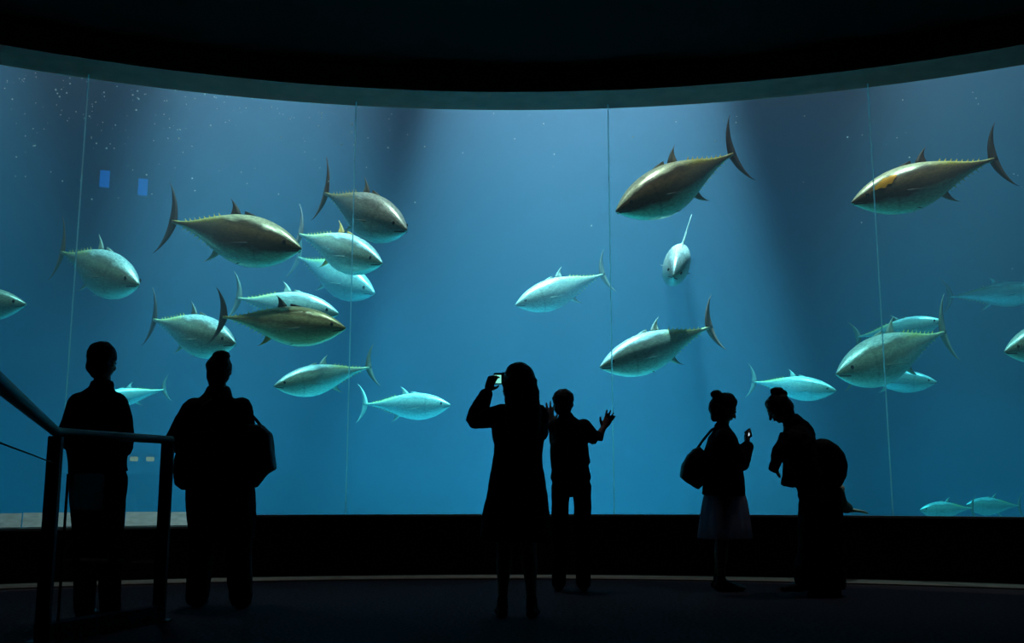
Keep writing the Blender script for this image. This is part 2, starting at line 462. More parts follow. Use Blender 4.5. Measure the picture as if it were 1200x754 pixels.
# mouth line: a narrow dark strip hugging both sides of the snout
vs = []; fs = []
for sg in (1, -1):
    b0 = len(vs)
    for i in range(6):
        t = .008 + .065 * i / 5; h = prof(t) * .70 + .0015; z = -.012 - .018 * i / 5
        h *= math.sqrt(max(0.05, 1 - (z / max(prof(t) * 1.08, .02)) ** 2)) if i > 1 else 1
        vs += [(.5 - t, sg * (h + .001), z + .0035), (.5 - t, sg * (h + .001), z - .0035), (.5 - t, sg * (h - .006), z)]
    for i in range(5):
        b = b0 + 3 * i
        for j in range(3): fs.append((b + j, b + (j + 1) % 3, b + 3 + (j + 1) % 3, b + 3 + j))
me = bpy.data.meshes.new('mouth'); me.from_pydata(vs, [], fs); me.update(); F_MO = me
for me_, m_ in ((F_EYE, M['eye']), (F_MO, M['mouth']), (F_FL, M['finlet'])): me_.materials.append(m_)

# golden patch on the cheek of one fish
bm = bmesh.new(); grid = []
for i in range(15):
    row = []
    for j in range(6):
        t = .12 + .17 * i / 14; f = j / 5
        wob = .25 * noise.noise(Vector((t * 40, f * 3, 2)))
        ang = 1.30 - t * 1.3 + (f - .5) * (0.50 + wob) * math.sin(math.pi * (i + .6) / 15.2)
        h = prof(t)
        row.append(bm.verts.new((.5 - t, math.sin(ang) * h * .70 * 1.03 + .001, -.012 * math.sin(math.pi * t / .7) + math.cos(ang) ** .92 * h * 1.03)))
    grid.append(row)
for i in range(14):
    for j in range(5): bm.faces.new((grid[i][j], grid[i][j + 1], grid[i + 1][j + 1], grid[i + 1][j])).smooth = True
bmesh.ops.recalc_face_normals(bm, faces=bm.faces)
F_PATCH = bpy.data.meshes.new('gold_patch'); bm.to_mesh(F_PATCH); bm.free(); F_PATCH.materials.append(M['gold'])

mats_cache = {}


def wm(me, m):
    k_ = (me.name, m.name)
    if k_ not in mats_cache:
        c = me.copy(); c.materials.clear(); c.materials.append(m); mats_cache[k_] = c
    return mats_cache[k_]


def fish(label, sn, tl, Y, phi, skin, tailc, finc, analc=None, roll=0, extra=None, tone=None, bend=0):
    phi = R_(phi)
    p = (at(*sn, Y) - at(*tl, Y)).length; dq = p * math.tan(phi)
    A = at(*sn, Y - dq / 2); B = at(*tl, Y + dq / 2)
    X = (A - B); L = X.length; X.normalize()
    # swim level: keep the back up
    Zu = Vector((0, 0, 1)); Yv = Zu.cross(X).normalized(); Zv = X.cross(Yv).normalized()
    Rm = Matrix((X, Yv, Zv)).transposed().to_4x4() @ Matrix.Rotation(R_(roll), 4, 'X')
    root = empty('tuna', (A + B) / 2, label, 'fish', 'tuna swimming in the tank')
    root.matrix_world = Matrix.Translation((A + B) / 2) @ Rm @ Matrix.Scale(L, 4)
    link('body', wm(FB, FM[skin]), None, root)
    link('tail_fin', wm(F_TAIL, FIN[tailc]), None, root)
    link('second_dorsal_fin', wm(F_D2, FIN[finc]), None, root)
    link('first_dorsal_fin', wm(F_D1, FIN[finc]), None, root)
    link('anal_fin', wm(F_AN, FIN[analc or finc]), None, root)
    for i in (0, 1):
        link('pectoral_fin', wm(F_P[i], FIN['grey' if skin != 'dark' else 'black']), None, root)
        link('pelvic_fin', wm(F_V[i], FIN[finc]), None, root)
    tag(link('finlets', F_FL, None, root), kind='stuff')
    for s in (1, -1):
        e = link('eye', F_EYE, None, root); e.location = (.5 - .085, s * .0455, .014)
    link('mouth', F_MO, None, root)
    if extra: link('gold_patch', F_PATCH, None, root)
    return root


FISH = [
    ('pale tuna cut by the left edge of the picture, only its head showing', (31, 357), (-98, 350), 12.6, 12, 'pale', 'grey', 'pale'),
    ('small silver tuna with brown tail swimming right, farthest left of the whole ones', (163, 334), (73, 296), 13.2, 50, 'silver', 'brown', 'pale'),
    ('large dark-backed tuna with black crescent tail, upper left, swimming right', (353, 292), (203, 260), 12.0, 34, 'dark', 'black', 'black', 'pale'),
    ('silver tuna with upright tail nosing down right, highest of the left shoal', (477, 270), (382, 227), 11.9, 52, 'pale', 'brown', 'grey', 'pale'),
    ('grey-backed tuna with orange second dorsal fin just behind the big dark one', (448, 309), (352, 275), 13.9, 45, 'silver', 'brown', 'orange'),
    ('hazy teal tuna half hidden under the one with the orange dorsal fin', (439, 344), (350, 302), 16.0, 42, 'pale', 'grey', 'pale'),
    ('silver tuna above the head of the person with two bags', (276, 403), (181, 375), 12.9, 48, 'silver', 'black', 'grey', 'pale'),
    ('pale blue tuna showing above the back of the bronze one', (397, 368), (280, 350), 13.8, 28, 'pale', 'grey', 'pale'),
    ('bronze striped tuna with orange anal fin and black tail, facing right', (405, 385), (262, 372), 11.8, 22, 'bronze', 'black', 'black', 'orange'),
    ('silver tuna facing left just right of the person with two bags', (321, 453), (432, 431), 13.0, 36, 'silver', 'grey', 'pale'),
    ('small pale tuna swimming right, halfway between couple and photographer', (528, 475), (428, 474), 14.8, 24, 'pale', 'pale', 'pale'),
    ('small teal tuna partly hidden behind the man at the rail', (108, 471), (192, 457), 14.8, 22, 'pale', 'grey', 'pale'),
    ('large bronze-green tuna nosing down left above the middle of the window', (722, 248), (858, 181), 11.8, 33, 'dark', 'black', 'grey'),
    ('large dark tuna with a golden patch behind its eye, upper right', (998, 238), (1164, 187), 11.2, 12, 'dark', 'black', 'black', 'grey'),
    ('pale tuna facing left above the long-haired photographer', (604, 358), (706, 322), 13.8, 30, 'pale', 'grey', 'pale'),
    ('silver tuna facing left with brown tail, right of the pointing child', (703, 431), (831, 384), 12.2, 30, 'silver', 'brown', 'pale'),
    ('pale tuna swimming straight toward the glass, seen head-on', (789, 324), (800, 286), 12.6, 74, 'pale', 'pale', 'pale'),
    ('pale tuna swimming right above the two girls by the glass', (980, 458), (884, 448), 14.8, 34, 'pale', 'grey', 'pale'),
    ('blue-backed tuna facing right, rearmost and highest of the crossing three', (1105, 376), (1006, 395), 14.8, 28, 'pale', 'grey', 'grey'),
    ('silver tuna facing left in front of two that swim right', (980, 439), (1105, 390), 13.0, 38, 'silver', 'grey', 'pale'),
    ('teal tuna facing right, lowest of the crossing three', (1098, 448), (1000, 442), 15.2, 28, 'pale', 'grey', 'pale'),
    ('very hazy blue tuna far back at the right edge', (1228, 340), (1114, 348), 17.2, 30, 'silver', 'grey', 'pale'),
    ('silver tuna head poking in at the right edge', (1177, 413), (1295, 375), 12.0, 25, 'silver', 'brown', 'pale'),
    ('small pale tuna low at bottom right, nearer the leaning girl', (1078, 598), (1139, 596), 15.8, 20, 'pale', 'grey', 'pale'),
    ('small pale tuna low at bottom right, nearest the picture corner', (1132, 592), (1194, 593), 16.2, 20, 'pale', 'grey', 'pale'),
]
for i, f in enumerate(FISH):
    fish(*f, extra=(i == 13), roll={16: -20}.get(i, 0))

# reflections in the window glass, imitated by glowing boxes on the far wall
for (px, py, lb) in ((122, 223, 'small blue reflection in the glass, built as a glowing panel on the far tank wall, left of two'), (167, 228, 'small blue reflection in the glass, built as a glowing panel on the far tank wall, right of two')):
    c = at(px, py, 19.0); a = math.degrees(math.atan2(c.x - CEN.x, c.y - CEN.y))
    root = empty('blue_reflection', pol(19.96, a, c.z), lb, 'reflection')
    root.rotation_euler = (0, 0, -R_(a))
    boxm('lens', (-.085, -.02, -.16), (.085, .02, .16), M['bluereflection'], root)  # glowing face imitating a blue reflection
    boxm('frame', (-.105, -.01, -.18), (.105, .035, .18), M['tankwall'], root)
for (px, lb) in ((157, 'left one of two faint amber reflections in the glass, built as glowing boxes low on the far tank wall'), (176, 'right one of two faint amber reflections in the glass, built as glowing boxes low on the far tank wall')):
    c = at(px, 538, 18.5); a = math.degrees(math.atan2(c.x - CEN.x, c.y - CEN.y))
    root = empty('amber_reflection', pol(19.96, a, c.z), lb, 'lamp'); root.rotation_euler = (0, 0, -R_(a))
    boxm('lens', (-.07, -.03, -.04), (.07, .02, .04), M['orangereflection'], root, .01)  # glowing face imitating an amber reflection
    boxm('backing', (-.09, -.01, -.06), (.09, .03, .06), M['tankwall'], root, .01)

# specks drifting in the lit water
bm = bmesh.new()
for i in range(300):
    if i < 240: px, py = random.uniform(0, 460), 85 + abs(random.gauss(0, 60))
    else: px, py = random.uniform(450, 1200), 90 + abs(random.gauss(0, 90))
    r = random.choice((.004, .006, .008, .011))
    q = at(px, py, random.uniform(11.0, 12.5))
    if (q - CEN).xy.length > 10.5 and q.z < 7.8:
        bmesh.ops.create_icosphere(bm, subdivisions=1, radius=r, matrix=Matrix.Translation(q))
me = bpy.data.meshes.new('drifting_specks'); bm.to_mesh(me); bm.free()
tag(link('drifting_specks', me, M['bubble']), 'tiny white bubbles and specks drifting high in the tank water', 'bubbles', kind='stuff')


# ------------------------------------------------------------------ railing
def tube(name, pts, r, m, parent=None, seg=12, cap=True):
    vs = []; fs = []; pts = [Vector(p) for p in pts]; n = len(pts)
    for i, p in enumerate(pts):
        t = (pts[min(i + 1, n - 1)] - pts[max(i - 1, 0)]).normalized()
        a_ = t.cross(Vector((0, 0, 1)));
        if a_.length < .1: a_ = t.cross(Vector((1, 0, 0)))
        a_.normalize(); b_ = t.cross(a_)
        rr = r[i] if isinstance(r, (list, tuple)) else r
        for j in range(seg):
            an = 2 * math.pi * j / seg; vs.append(p + (a_ * math.cos(an) + b_ * math.sin(an)) * rr)
    for i in range(n - 1):
        for j in range(seg): fs.append((i * seg + j, i * seg + (j + 1) % seg, (i + 1) * seg + (j + 1) % seg, (i + 1) * seg + j))
    fs += [tuple(range(seg)), tuple(range((n - 1) * seg, n * seg))]
    return frommesh(name, vs, fs, m, parent, True)


RH = 1.10
c1 = at(66, 508, 5.55); c1.z = 0; c2 = at(197, 516, 6.43); c2.z = 0; c0 = at(0, 450, 2.96); c0.z = 0
cb = c1 + (c0 - c1) * 1.5
rail = empty('railing', c1, 'dark metal railing with glass infill at left, in front of the man', 'railing')
off = -c1


def rp(v, z): return Vector((v.x + off.x, v.y + off.y, z))


up_ = Vector((0, 0, RH))
dirA = (c0 - c1).normalized(); dirB = (c2 - c1).normalized()
tube('handrail', [rp(cb, RH), rp(c0, RH), rp(c1 + dirA * .12, RH), rp(c1 + dirA * .03 + dirB * .03, RH), rp(c1 + dirB * .12, RH), rp(c1.lerp(c2, .5), RH), rp(c2 + dirB * .03, RH)], .026, M['rail'], rail, 16)
for p, dd in ((c1, dirB), (c2, dirB), (cb, dirA)):
    o = boxm('post', (-.036, -.022, 0), (.036, .022, RH - .02), M['post'], rail, .004); o.location = rp(p, 0)
    o2 = boxm('base_plate', (-.07, -.06, 0), (.07, .06, .015), M['post'], o, .004)
for (p, q, z0, z1) in ((c1, c2, .12, .885), (c1, cb, .12, .935)):
    d = (q - p); n_ = Vector((-d.y, d.x, 0)).normalized() * .006
    a_ = rp(p + d * .04, 0); b_ = rp(q - d * .04, 0)
    vs = [v + s * n_ + Vector((0, 0, z)) for z in (z0, z1) for v in (a_, b_) for s in (-1, 1)]
    frommesh('glass_panel', vs, [(0, 1, 3, 2), (4, 6, 7, 5), (0, 4, 5, 1), (2, 3, 7, 6), (0, 2, 6, 4), (1, 5, 7, 3)], M['railglass'], rail)
    if q is cb: tube('top_edge', [a_ + Vector((0, 0, z1)), b_ + Vector((0, 0, z1))], .0035, M['post'], rail, 8)
q = c1.lerp(c2, .115)
tube('stud', [rp(q, .1), rp(q, .88)], .008, M['post'], rail, 8)
d = c2 - c1; n_ = Vector((-d.y, d.x, 0)).normalized()
vs = [rp(v, z) + s * n_ * .05 for z in (0, .10) for v in (c1, c2) for s in (-1, 1)]
frommesh('kerb', vs, [(0, 1, 3, 2), (4, 6, 7, 5), (0, 4, 5, 1), (2, 3, 7, 6), (0, 2, 6, 4), (1, 5, 7, 3)], M['carpet'], rail)


# ------------------------------------------------------------------ people
class Blob:
    """closed shapes joined and voxel-remeshed into one continuous skin"""
    def __init__(s, origin): s.vs = []; s.fs = []; s.o = Vector(origin)

    def tube(s, pts, side=(1, 0, 0), seg=18, round_end=True):
        """pts: (point, rx, ry) ; rx measured along side"""
        P = [(Vector(p) - s.o, a, b) for p, a, b in pts]; side = Vector(side).normalized()
        def ext(p, q):
            (p0, a0, b0), (p1, a1, b1) = p, q
            d = (p0 - p1).normalized(); r = min(a0, b0)
            return [(p0 + d * r * .85, a0 * .45, b0 * .45), (p0 + d * r * .5, a0 * .83, b0 * .83)]
        if round_end and len(P) > 1:
            P = ext(P[0], P[1]) + P + ext(P[-1], P[-2])[::-1]
        n = len(P); b0 = len(s.vs)
        for i in range(n):
            t = (P[min(i + 1, n - 1)][0] - P[max(i - 1, 0)][0]).normalized()
            b = t.cross(side)
            if b.length < .2: b = t.cross(Vector((0.1, 1, 0.05)))
            b.normalize(); a = b.cross(t).normalized()
            for j in range(seg):
                an = 2 * math.pi * j / seg
                s.vs.append(P[i][0] + a * math.cos(an) * P[i][1] + b * math.sin(an) * P[i][2])
        for i in range(n - 1):
            for j in range(seg): s.fs.append((b0 + i * seg + j, b0 + i * seg + (j + 1) % seg, b0 + (i + 1) * seg + (j + 1) % seg, b0 + (i + 1) * seg + j))
        s.fs += [tuple(b0 + j for j in range(seg))[::-1], tuple(b0 + (n - 1) * seg + j for j in range(seg))]
        return s

    def ball(s, c, r, axes=None, seg=18, rings=10):
        c = Vector(c) - s.o; X, Y_, Z = axes or (Vector((1, 0, 0)), Vector((0, 1, 0)), Vector((0, 0, 1)))
        r = (r, r, r) if isinstance(r, (int, float)) else r; b0 = len(s.vs)
        s.vs.append(c + Z * r[2])
        for i in range(1, rings):
            th = math.pi * i / rings
            for j in range(seg):
                ph = 2 * math.pi * j / seg
                s.vs.append(c + X * r[0] * math.sin(th) * math.cos(ph) + Y_ * r[1] * math.sin(th) * math.sin(ph) + Z * r[2] * math.cos(th))
        s.vs.append(c - Z * r[2]); e = len(s.vs) - 1
        for j in range(seg):
            s.fs.append((b0, b0 + 1 + j, b0 + 1 + (j + 1) % seg))
            s.fs.append((e, e - seg + (j + 1) % seg, e - seg + j))
        for i in range(rings - 2):
            for j in range(seg):
                a = b0 + 1 + i * seg
                s.fs.append((a + j, a + seg + j, a + seg + (j + 1) % seg, a + (j + 1) % seg))
        return s

    def build(s, name, m, parent, voxel=.010, sm=6, wrinkle=0.0, wscale=9):
        me = bpy.data.meshes.new(name); me.from_pydata([tuple(v) for v in s.vs], [], s.fs); me.update()
        bm = bmesh.new(); bm.from_mesh(me); bmesh.ops.recalc_face_normals(bm, faces=bm.faces); bm.to_mesh(me); bm.free()
        o = bpy.data.objects.new('tmp', me); C.objects.link(o)
        md = o.modifiers.new('r', 'REMESH'); md.mode = 'VOXEL'; md.voxel_size = voxel; md.use_smooth_shade = True
        if sm:
            ms = o.modifiers.new('s', 'SMOOTH'); ms.factor = .5; ms.iterations = sm
        if wrinkle:
            tx = bpy.data.textures.new('folds', 'CLOUDS'); tx.noise_scale = 1.3 / wscale; tx.noise_depth = 2
            dm = o.modifiers.new('d', 'DISPLACE'); dm.texture = tx; dm.strength = wrinkle * 3.2; dm.mid_level = .5; dm.texture_coords = 'LOCAL'
        dg = bpy.context.evaluated_depsgraph_get()
        out = bpy.data.meshes.new_from_object(o.evaluated_get(dg)); out.name = name
        bpy.data.objects.remove(o); bpy.data.meshes.remove(me)
        out.materials.clear(); return link(name, out, m, parent, True)


def frame(F, up=(0, 0, 1)):
    F = Vector(F).normalized(); U = Vector(up); S = F.cross(U).normalized(); U = S.cross(F).normalized()
    return F, S, U   # forward, right-hand side, up


def add_head(b, c, F, U0=(0, 0, 1), k=1.0):
    F, S, U = frame(F, U0); ax = (S, F, U)
    def q(f, s, u): return c + (F * f + S * s + U * u) * k
    b.ball(q(-.012, 0, .030), (.074 * k, .092 * k, .086 * k), ax)
    b.ball(q(.018, 0, -.035), (.060 * k, .066 * k, .070 * k), ax)
    b.ball(q(.045, 0, -.080), (.030 * k, .030 * k, .024 * k), ax)       # chin
    b.tube([(q(.078, 0, .010), .009 * k, .009 * k), (q(.092, 0, -.012), .011 * k, .011 * k), (q(.103, 0, -.030), .014 * k, .012 * k)], S, 10)  # nose
    b.ball(q(.080, 0, -.055), (.024 * k, .012 * k, .010 * k), ax)        # lips
    b.ball(q(.070, 0, .030), (.055 * k, .014 * k, .012 * k), ax)         # brow
    for s_ in (-1, 1):
        b.ball(q(-.005, s_ * .076, -.010), (.010 * k, .018 * k, .030 * k), ax)  # ears
        b.ball(q(.055, s_ * .038, -.032), (.020 * k, .022 * k, .022 * k), ax)   # cheeks
    return [q(.078, s_ * .030, .008) for s_ in (-1, 1)]


def add_hand(b, wrist, D, N, thumb_side, curl=.3, spread=.12, k=1.0):
    """D: along the fingers, N: palm normal, thumb_side: vector"""
    D = Vector(D).normalized(); T = Vector(thumb_side); T = (T - D * T.dot(D)).normalized()
    N = Vector(N); N = D.cross(T) if D.cross(T).dot(N) > 0 else -D.cross(T)
    pm = wrist + D * .045 * k
    b.tube([(wrist, .024 * k, .017 * k), (pm, .036 * k, .014 * k), (wrist + D * .085 * k, .038 * k, .012 * k)], T, 14)
    for i, (ln, off_) in enumerate(((.068, .029), (.076, .010), (.070, -.009), (.054, -.027))):
        p = wrist + D * .086 * k + T * off_ * k; d = (D + T * (off_ / .03) * spread).normalized()
        pts = [(p - d * .012 * k, .0095 * k, .0095 * k)]; ang = curl * .35
        for j, f in enumerate((.45, .32, .25)):
            dd = (d * math.cos(ang) + N * math.sin(ang)); p = p + dd * ln * f * k; r = (.009, .0082, .0072)[j] * k
            pts.append((p, r, r)); ang += curl
        b.tube(pts, T, 10)
    p = wrist + D * .022 * k + T * .026 * k; d = (D * .62 + T * .75 + N * .25).normalized()
    b.tube([(p - d * .01 * k, .013 * k, .013 * k), (p + d * .032 * k, .011 * k, .011 * k), (p + d * .032 * k + (D * .85 + T * .4 + N * .3).normalized() * .028 * k, .0085 * k, .0085 * k)], T, 10)


class Person:
    def __init__(s, label, Y, px, k=1.0):
        s.Y = Y; s.k = k; q = at(px, 600, Y); s.o = Vector((q.x, Y, 0)); s.b = Blob(s.o)
        s.root = empty('person', s.o, label, 'person')
        s.mpp = .987 * Y / 1200

    def J(s, px, py, dy=0): return at(px, py, s.Y + dy)

    def G(s, px, dy=0, z=0.0):
        """point near the floor under a pixel column"""
        q = at(px, 690, s.Y + dy); return Vector((q.x, s.Y + dy, z))

    def arm(s, sh, el, wr, b=None, e=0.0):
        k = s.k; (b or s.b).tube([(sh, .050 * k + e, .050 * k + e), (sh.lerp(el, .5), .044 * k + e, .044 * k + e), (el, .037 * k + e, .037 * k + e), (el.lerp(wr, .35), .038 * k + e, .036 * k + e), (wr, .025 * k + e, .023 * k + e)])

    def leg(s, hip, kn, an, b=None, e=0.0):
        k = s.k; (b or s.b).tube([(hip, .082 * k + e, .085 * k + e), (hip.lerp(kn, .5), .068 * k + e, .07 * k + e), (kn, .050 * k + e, .052 * k + e), (kn.lerp(an, .3), .050 * k + e, .054 * k + e), (kn.lerp(an, .7), .036 * k + e, .038 * k + e), (an, .031 * k + e, .034 * k + e)])

    def foot(s, an, toe, b=None, e=0.0):
        k = s.k; d = (toe - an); d.z = 0; d.normalize(); side = d.cross(Vector((0, 0, 1)))
        b = b or s.b; h = Vector((an.x, an.y, 0)); r = .032 * k + e
        b.tube([(h - d * .035 * k + Vector((0, 0, .035)), .030 * k + e, .033), (h + d * .04 * k + Vector((0, 0, .045)), .036 * k + e, .044), (h + d * .12 * k + Vector((0, 0, .030)), .042 * k + e, .029), (h + d * .18 * k + Vector((0, 0, .022)), .036 * k + e, .021)], side)
        b.tube([(h + Vector((0, 0, .045)), .034 * k + e, .04 * k + e), (Vector(an) + Vector((0, 0, .02)), .031 * k + e, .034 * k + e)], side)

    def torso(s, pel, chest, neck, headc, side, b=None, e=0.0, sw=.165):
        k = s.k; b_ = b or s.b; w_ = pel.lerp(chest, .45); top = chest.lerp(neck, .62)
        b_.tube([(pel - (chest - pel).normalized() * .06 * k, .13 * k + e, .10 * k + e), (pel, .155 * k + e, .112 * k + e), (w_, .128 * k + e, .092 * k + e), (chest, sw * k + e, .108 * k + e), (top, sw * .86 * k + e, .082 * k + e), (neck, .062 * k + e * .5, .058 * k + e * .5)], side)
        if b is None: s.b.tube([(neck - (headc - neck) * .3, .058 * k, .058 * k), (neck.lerp(headc, .5), .050 * k, .052 * k), (headc, .048 * k, .052 * k)], side)

    def head(s, c, F, up=(0, 0, 1), k=None):
        for e in add_head(s.b, c, F, up, k or s.k):
            bm = bmesh.new(); bmesh.ops.create_uvsphere(bm, u_segments=10, v_segments=6, radius=.012)
            for v in bm.verts: v.co += e - s.o
            me = bpy.data.meshes.new('eye'); bm.to_mesh(me); bm.free(); link('eye', me, M['eyewhite'], s.root, True)

    def finish(s): return s.b.build('body', M['skin'], s.root, .006, 2)


V = Vector

# ---- man at the rail (back to us)
p = Person('man in a dark jacket standing behind the corner of the railing', 6.5, 112, 1.0)
J = p.J; hc = J(121, 424); nk = J(119, 454, .02); ch = J(113, 492, .02); pe = J(115, 548, .02)
p.head(hc, (.25, 1, -.1)); p.torso(pe, ch, nk, hc, (1, -.1, 0), sw=.135)
shL = J(95, 474, .02); shR = J(136, 472, .02); elL = J(79, 510, 0); elR = J(146, 510, .02); wrL = J(92, 528, .22); wrR = J(146, 522, -.16)
p.arm(shL, elL, wrL); p.arm(shR, elR, J(145, 528, .2))
add_hand(p.b, wrL, (.4, .5, -.3), (0, 0, -1), (1, 0, 0), .4); add_hand(p.b, J(145, 528, .2), (-.3, .6, -.3), (0, 0, -1), (-1, 0, 0), .4)
hL = J(102, 560); hR = J(128, 560); kL = J(101, 642, .02); kR = J(128, 642, 0); aL = p.G(100, 0, .09); aR = p.G(131, -.05, .09)
p.leg(hL, kL, aL); p.leg(hR, kR, aR); p.finish()
b = Blob(p.o); p.torso(pe, ch, nk, hc, (1, -.1, 0), b, .022, .155)
b.tube([(J(114, 520), .195, .14), (J(115, 543), .18, .14), (J(115, 555), .182, .145)], (1, 0, 0), 28, False)
p.arm(shL, elL, wrL, b, .030); p.arm(shR, elR, J(145, 528, .2), b, .026); b.ball(shL, .066); b.ball(shR, .066)
b.tube([(nk + V((0, 0, .01)), .078, .076), (nk + V((0, 0, .045)), .070, .072)], (1, 0, 0), 18, False)
b.build('jacket', M['cloth_navy'], p.root, .011, 4, .007)
b = Blob(p.o); p.leg(hL, kL, aL, b, .028); p.leg(hR, kR, aR, b, .028); b.ball(J(115, 560), (.165, .12, .12))
b.tube([(kL, .07, .07), (aL + V((0, 0, -.02)), .064, .07)]); b.tube([(kR, .07, .07), (aR + V((0, 0, -.02)), .064, .07)])
b.build('trousers', M['cloth_black'], p.root, .011, 4, .005)
for a_ in (aL, aR):
    b = Blob(p.o); p.foot(a_, a_ + V((.08, 1, 0)), b, .006); b.build('shoe', M['shoe'], p.root, .009, 3)
b = Blob(p.o); F_, S_, U_ = frame((.25, 1, -.1)); ax = (S_, F_, U_)
b.ball(hc + U_ * .036 - F_ * .022, (.092, .098, .090), ax); b.ball(hc - U_ * .028 - F_ * .045, (.083, .062, .078), ax); b.ball(hc - U_ * .075 - F_ * .045, (.06, .04, .045), ax)
b.build('hair', M['hair'], p.root, .008, 3, .005, 30)

# ---- person with two bags (back to us)
p = Person('person in a bulky dark top with hair knot and bags on both sides', 7.2, 258, 1.02)
J = p.J; hc = J(257, 434); nk = J(256, 461, .02); ch = J(252, 500, .02); pe = J(257, 562, .02)
p.head(hc, (-.12, 1, 0)); p.torso(pe, ch, nk, hc, (1, 0, 0), sw=.18)
shL = J(229, 482, .02); shR = J(280, 480, .02); elL = J(208, 516, .02); elR = J(290, 520, .05); wrL = J(220, 522, .25); wrR = J(280, 530, .28)
p.arm(shL, elL, wrL); p.arm(shR, elR, wrR)
add_hand(p.b, wrL, (.8, .5, .1), (0, 0, -1), (0, 0, 1), .5); add_hand(p.b, wrR, (-.8, .5, .1), (0, 0, -1), (0, 0, 1), .5)
hL = J(241, 575); hR = J(276, 575); kL = J(236, 640, .03); kR = J(279, 640, 0); aL = p.G(232, .02, .09); aR = p.G(283, -.04, .09)
p.leg(hL, kL, aL); p.leg(hR, kR, aR); p.finish()
b = Blob(p.o); p.torso(pe, ch, nk, hc, (1, 0, 0), b, .035, .175)
p.arm(shL, elL, wrL, b, .048); p.arm(shR, elR, wrR, b, .045); b.ball(shL, .085); b.ball(shR, .085)
b.tube([(J(255, 505), .23, .17), (J(258, 540), .225, .17), (J(259, 575), .235, .18), (J(260, 610), .235, .18), (J(260, 634), .225, .18)], (1, 0, 0), 28, False)
b.tube([(nk + V((0, 0, -.02)), .10, .09), (nk + V((0, 0, .05)), .075, .075)], (1, 0, 0), 18, False)
b.build('coat', M['cloth_black'], p.root, .011, 4, .010, 7)
b = Blob(p.o); p.leg(hL, kL, aL, b, .036); p.leg(hR, kR, aR, b, .036)
b.tube([(kL, .085, .08), (aL + V((0, 0, -.02)), .082, .08)]); b.tube([(kR, .085, .08), (aR + V((0, 0, -.02)), .082, .08)])
b.build('trousers', M['cloth_grey'], p.root, .011, 4, .008)
for a_ in (aL, aR):
    b = Blob(p.o); p.foot(a_, a_ + V((-.05, 1, 0)), b, .006); b.build('shoe', M['shoe'], p.root, .009, 3)
b = Blob(p.o); F_, S_, U_ = frame((-.12, 1, 0)); ax = (S_, F_, U_)
b.ball(hc + U_ * .022 - F_ * .022, (.090, .096, .086), ax); b.ball(hc - U_ * .03 - F_ * .045, (.082, .062, .095), ax); b.ball(hc + U_ * .095 - F_ * .05 + S_ * .015, (.062, .05, .042), ax)
b.ball(hc - U_ * .10 - F_ * .05, (.062, .04, .05), ax)
b.build('hair', M['hair'], p.root, .008, 3, .006, 30)


def bag(name, label, cat, Y, outline, thick, m, strap=None, dark=None):
    """soft bag: rounded body following a side outline given in pixels at depth Y, with strap, flap and pocket"""
    pts = [at(x, y, Y) for x, y in outline]; c = sum(pts, Vector()) / len(pts)
    root = empty(name, c, label, cat)
    b = Blob(c)
    n = len(pts)
    vs = []; fs = []
    rings = [(-1, .72), (-.8, .93), (-.35, 1.0), (.35, 1.0), (.8, .93), (1, .72)]
    b0 = 0
    for f, s_ in rings:
        for q_ in pts: vs.append((q_ - c) * s_ + Vector((0, f * thick / 2, 0)))
    for i in range(len(rings) - 1):
        for j in range(n): fs.append((i * n + j, i * n + (j + 1) % n, (i + 1) * n + (j + 1) % n, (i + 1) * n + j))
    fs += [tuple(range(n))[::-1], tuple((len(rings) - 1) * n + j for j in range(n))]
    b.vs = vs; b.fs = fs
    b.build('body', m, root, .009, 8, .004, 12)
    b = Blob(c); pk = [(q_ - c) * .6 + Vector((0, -thick / 2 - .004, -.01)) for q_ in pts]; pk2 = [v + Vector((0, .03, 0)) for v in pk]
    b.vs = pk + pk2; b.fs = [tuple(range(n))[::-1], tuple(range(n, 2 * n))] + [(j, (j + 1) % n, n + (j + 1) % n, n + j) for j in range(n)]
    b.build('pocket', m, root, .009, 3)
    if strap:
        for st_ in strap:
            tube('strap', [at(x, y, Y + dy) - c for x, y, dy in st_], .011, m, root, 8)
    return root


bag('shoulder_bag', 'small dark bag hanging at the left hip of the person with hair knot', 'bag', 7.2, [(207, 531), (214, 527), (224, 528), (231, 535), (232, 560), (228, 573), (214, 575), (206, 569), (204, 550)], .12, M['leather'],
    [[(210, 530, 0), (222, 500, -.16), (240, 475, -.16), (262, 460, -.12)]])
bag('tote_bag', 'larger dark bag jutting behind the right arm of the person with hair knot', 'bag', 7.15, [(292, 497), (308, 498), (318, 507), (321, 530), (323, 550), (312, 557), (300, 572), (290, 570), (284, 545), (285, 515)], .20, M['leather'],
    [[(310, 505, .0), (300, 492, .0), (288, 480, -.03), (274, 470, -.06)]])

# ---- photographer in long coat
p = Person('long-haired woman in a flared knee-length coat raising a compact camera', 6.65, 606, .96)
J = p.J; hc = J(607, 448); nk = J(607, 472, .01); ch = J(608, 505, .02); pe = J(606, 563, .02)
p.head(hc, (-.28, 1, .12)); p.torso(pe, ch, nk, hc, (1, 0, 0), sw=.155)
shL = J(587, 487, .02); shR = J(629, 487, .02); elL = J(557, 494, .12); elR = J(634, 508, .22); wrL = J(571, 459, .30); wrR = J(604, 462, .34)
p.arm(shL, elL, wrL); p.arm(shR, elR, wrR)
add_hand(p.b, wrL, (.35, .25, 1), (1, 0, 0), (.8, -.2, .1), .55, k=.95); add_hand(p.b, wrR, (-.6, .2, .9), (-1, 0, 0), (-1, -.2, .1), .55, k=.95)
hL = J(594, 578); hR = J(618, 578); kL = J(591, 646, .02); kR = J(620, 646, .0); aL = p.G(589, .0, .10); aR = p.G(623, -.06, .10)
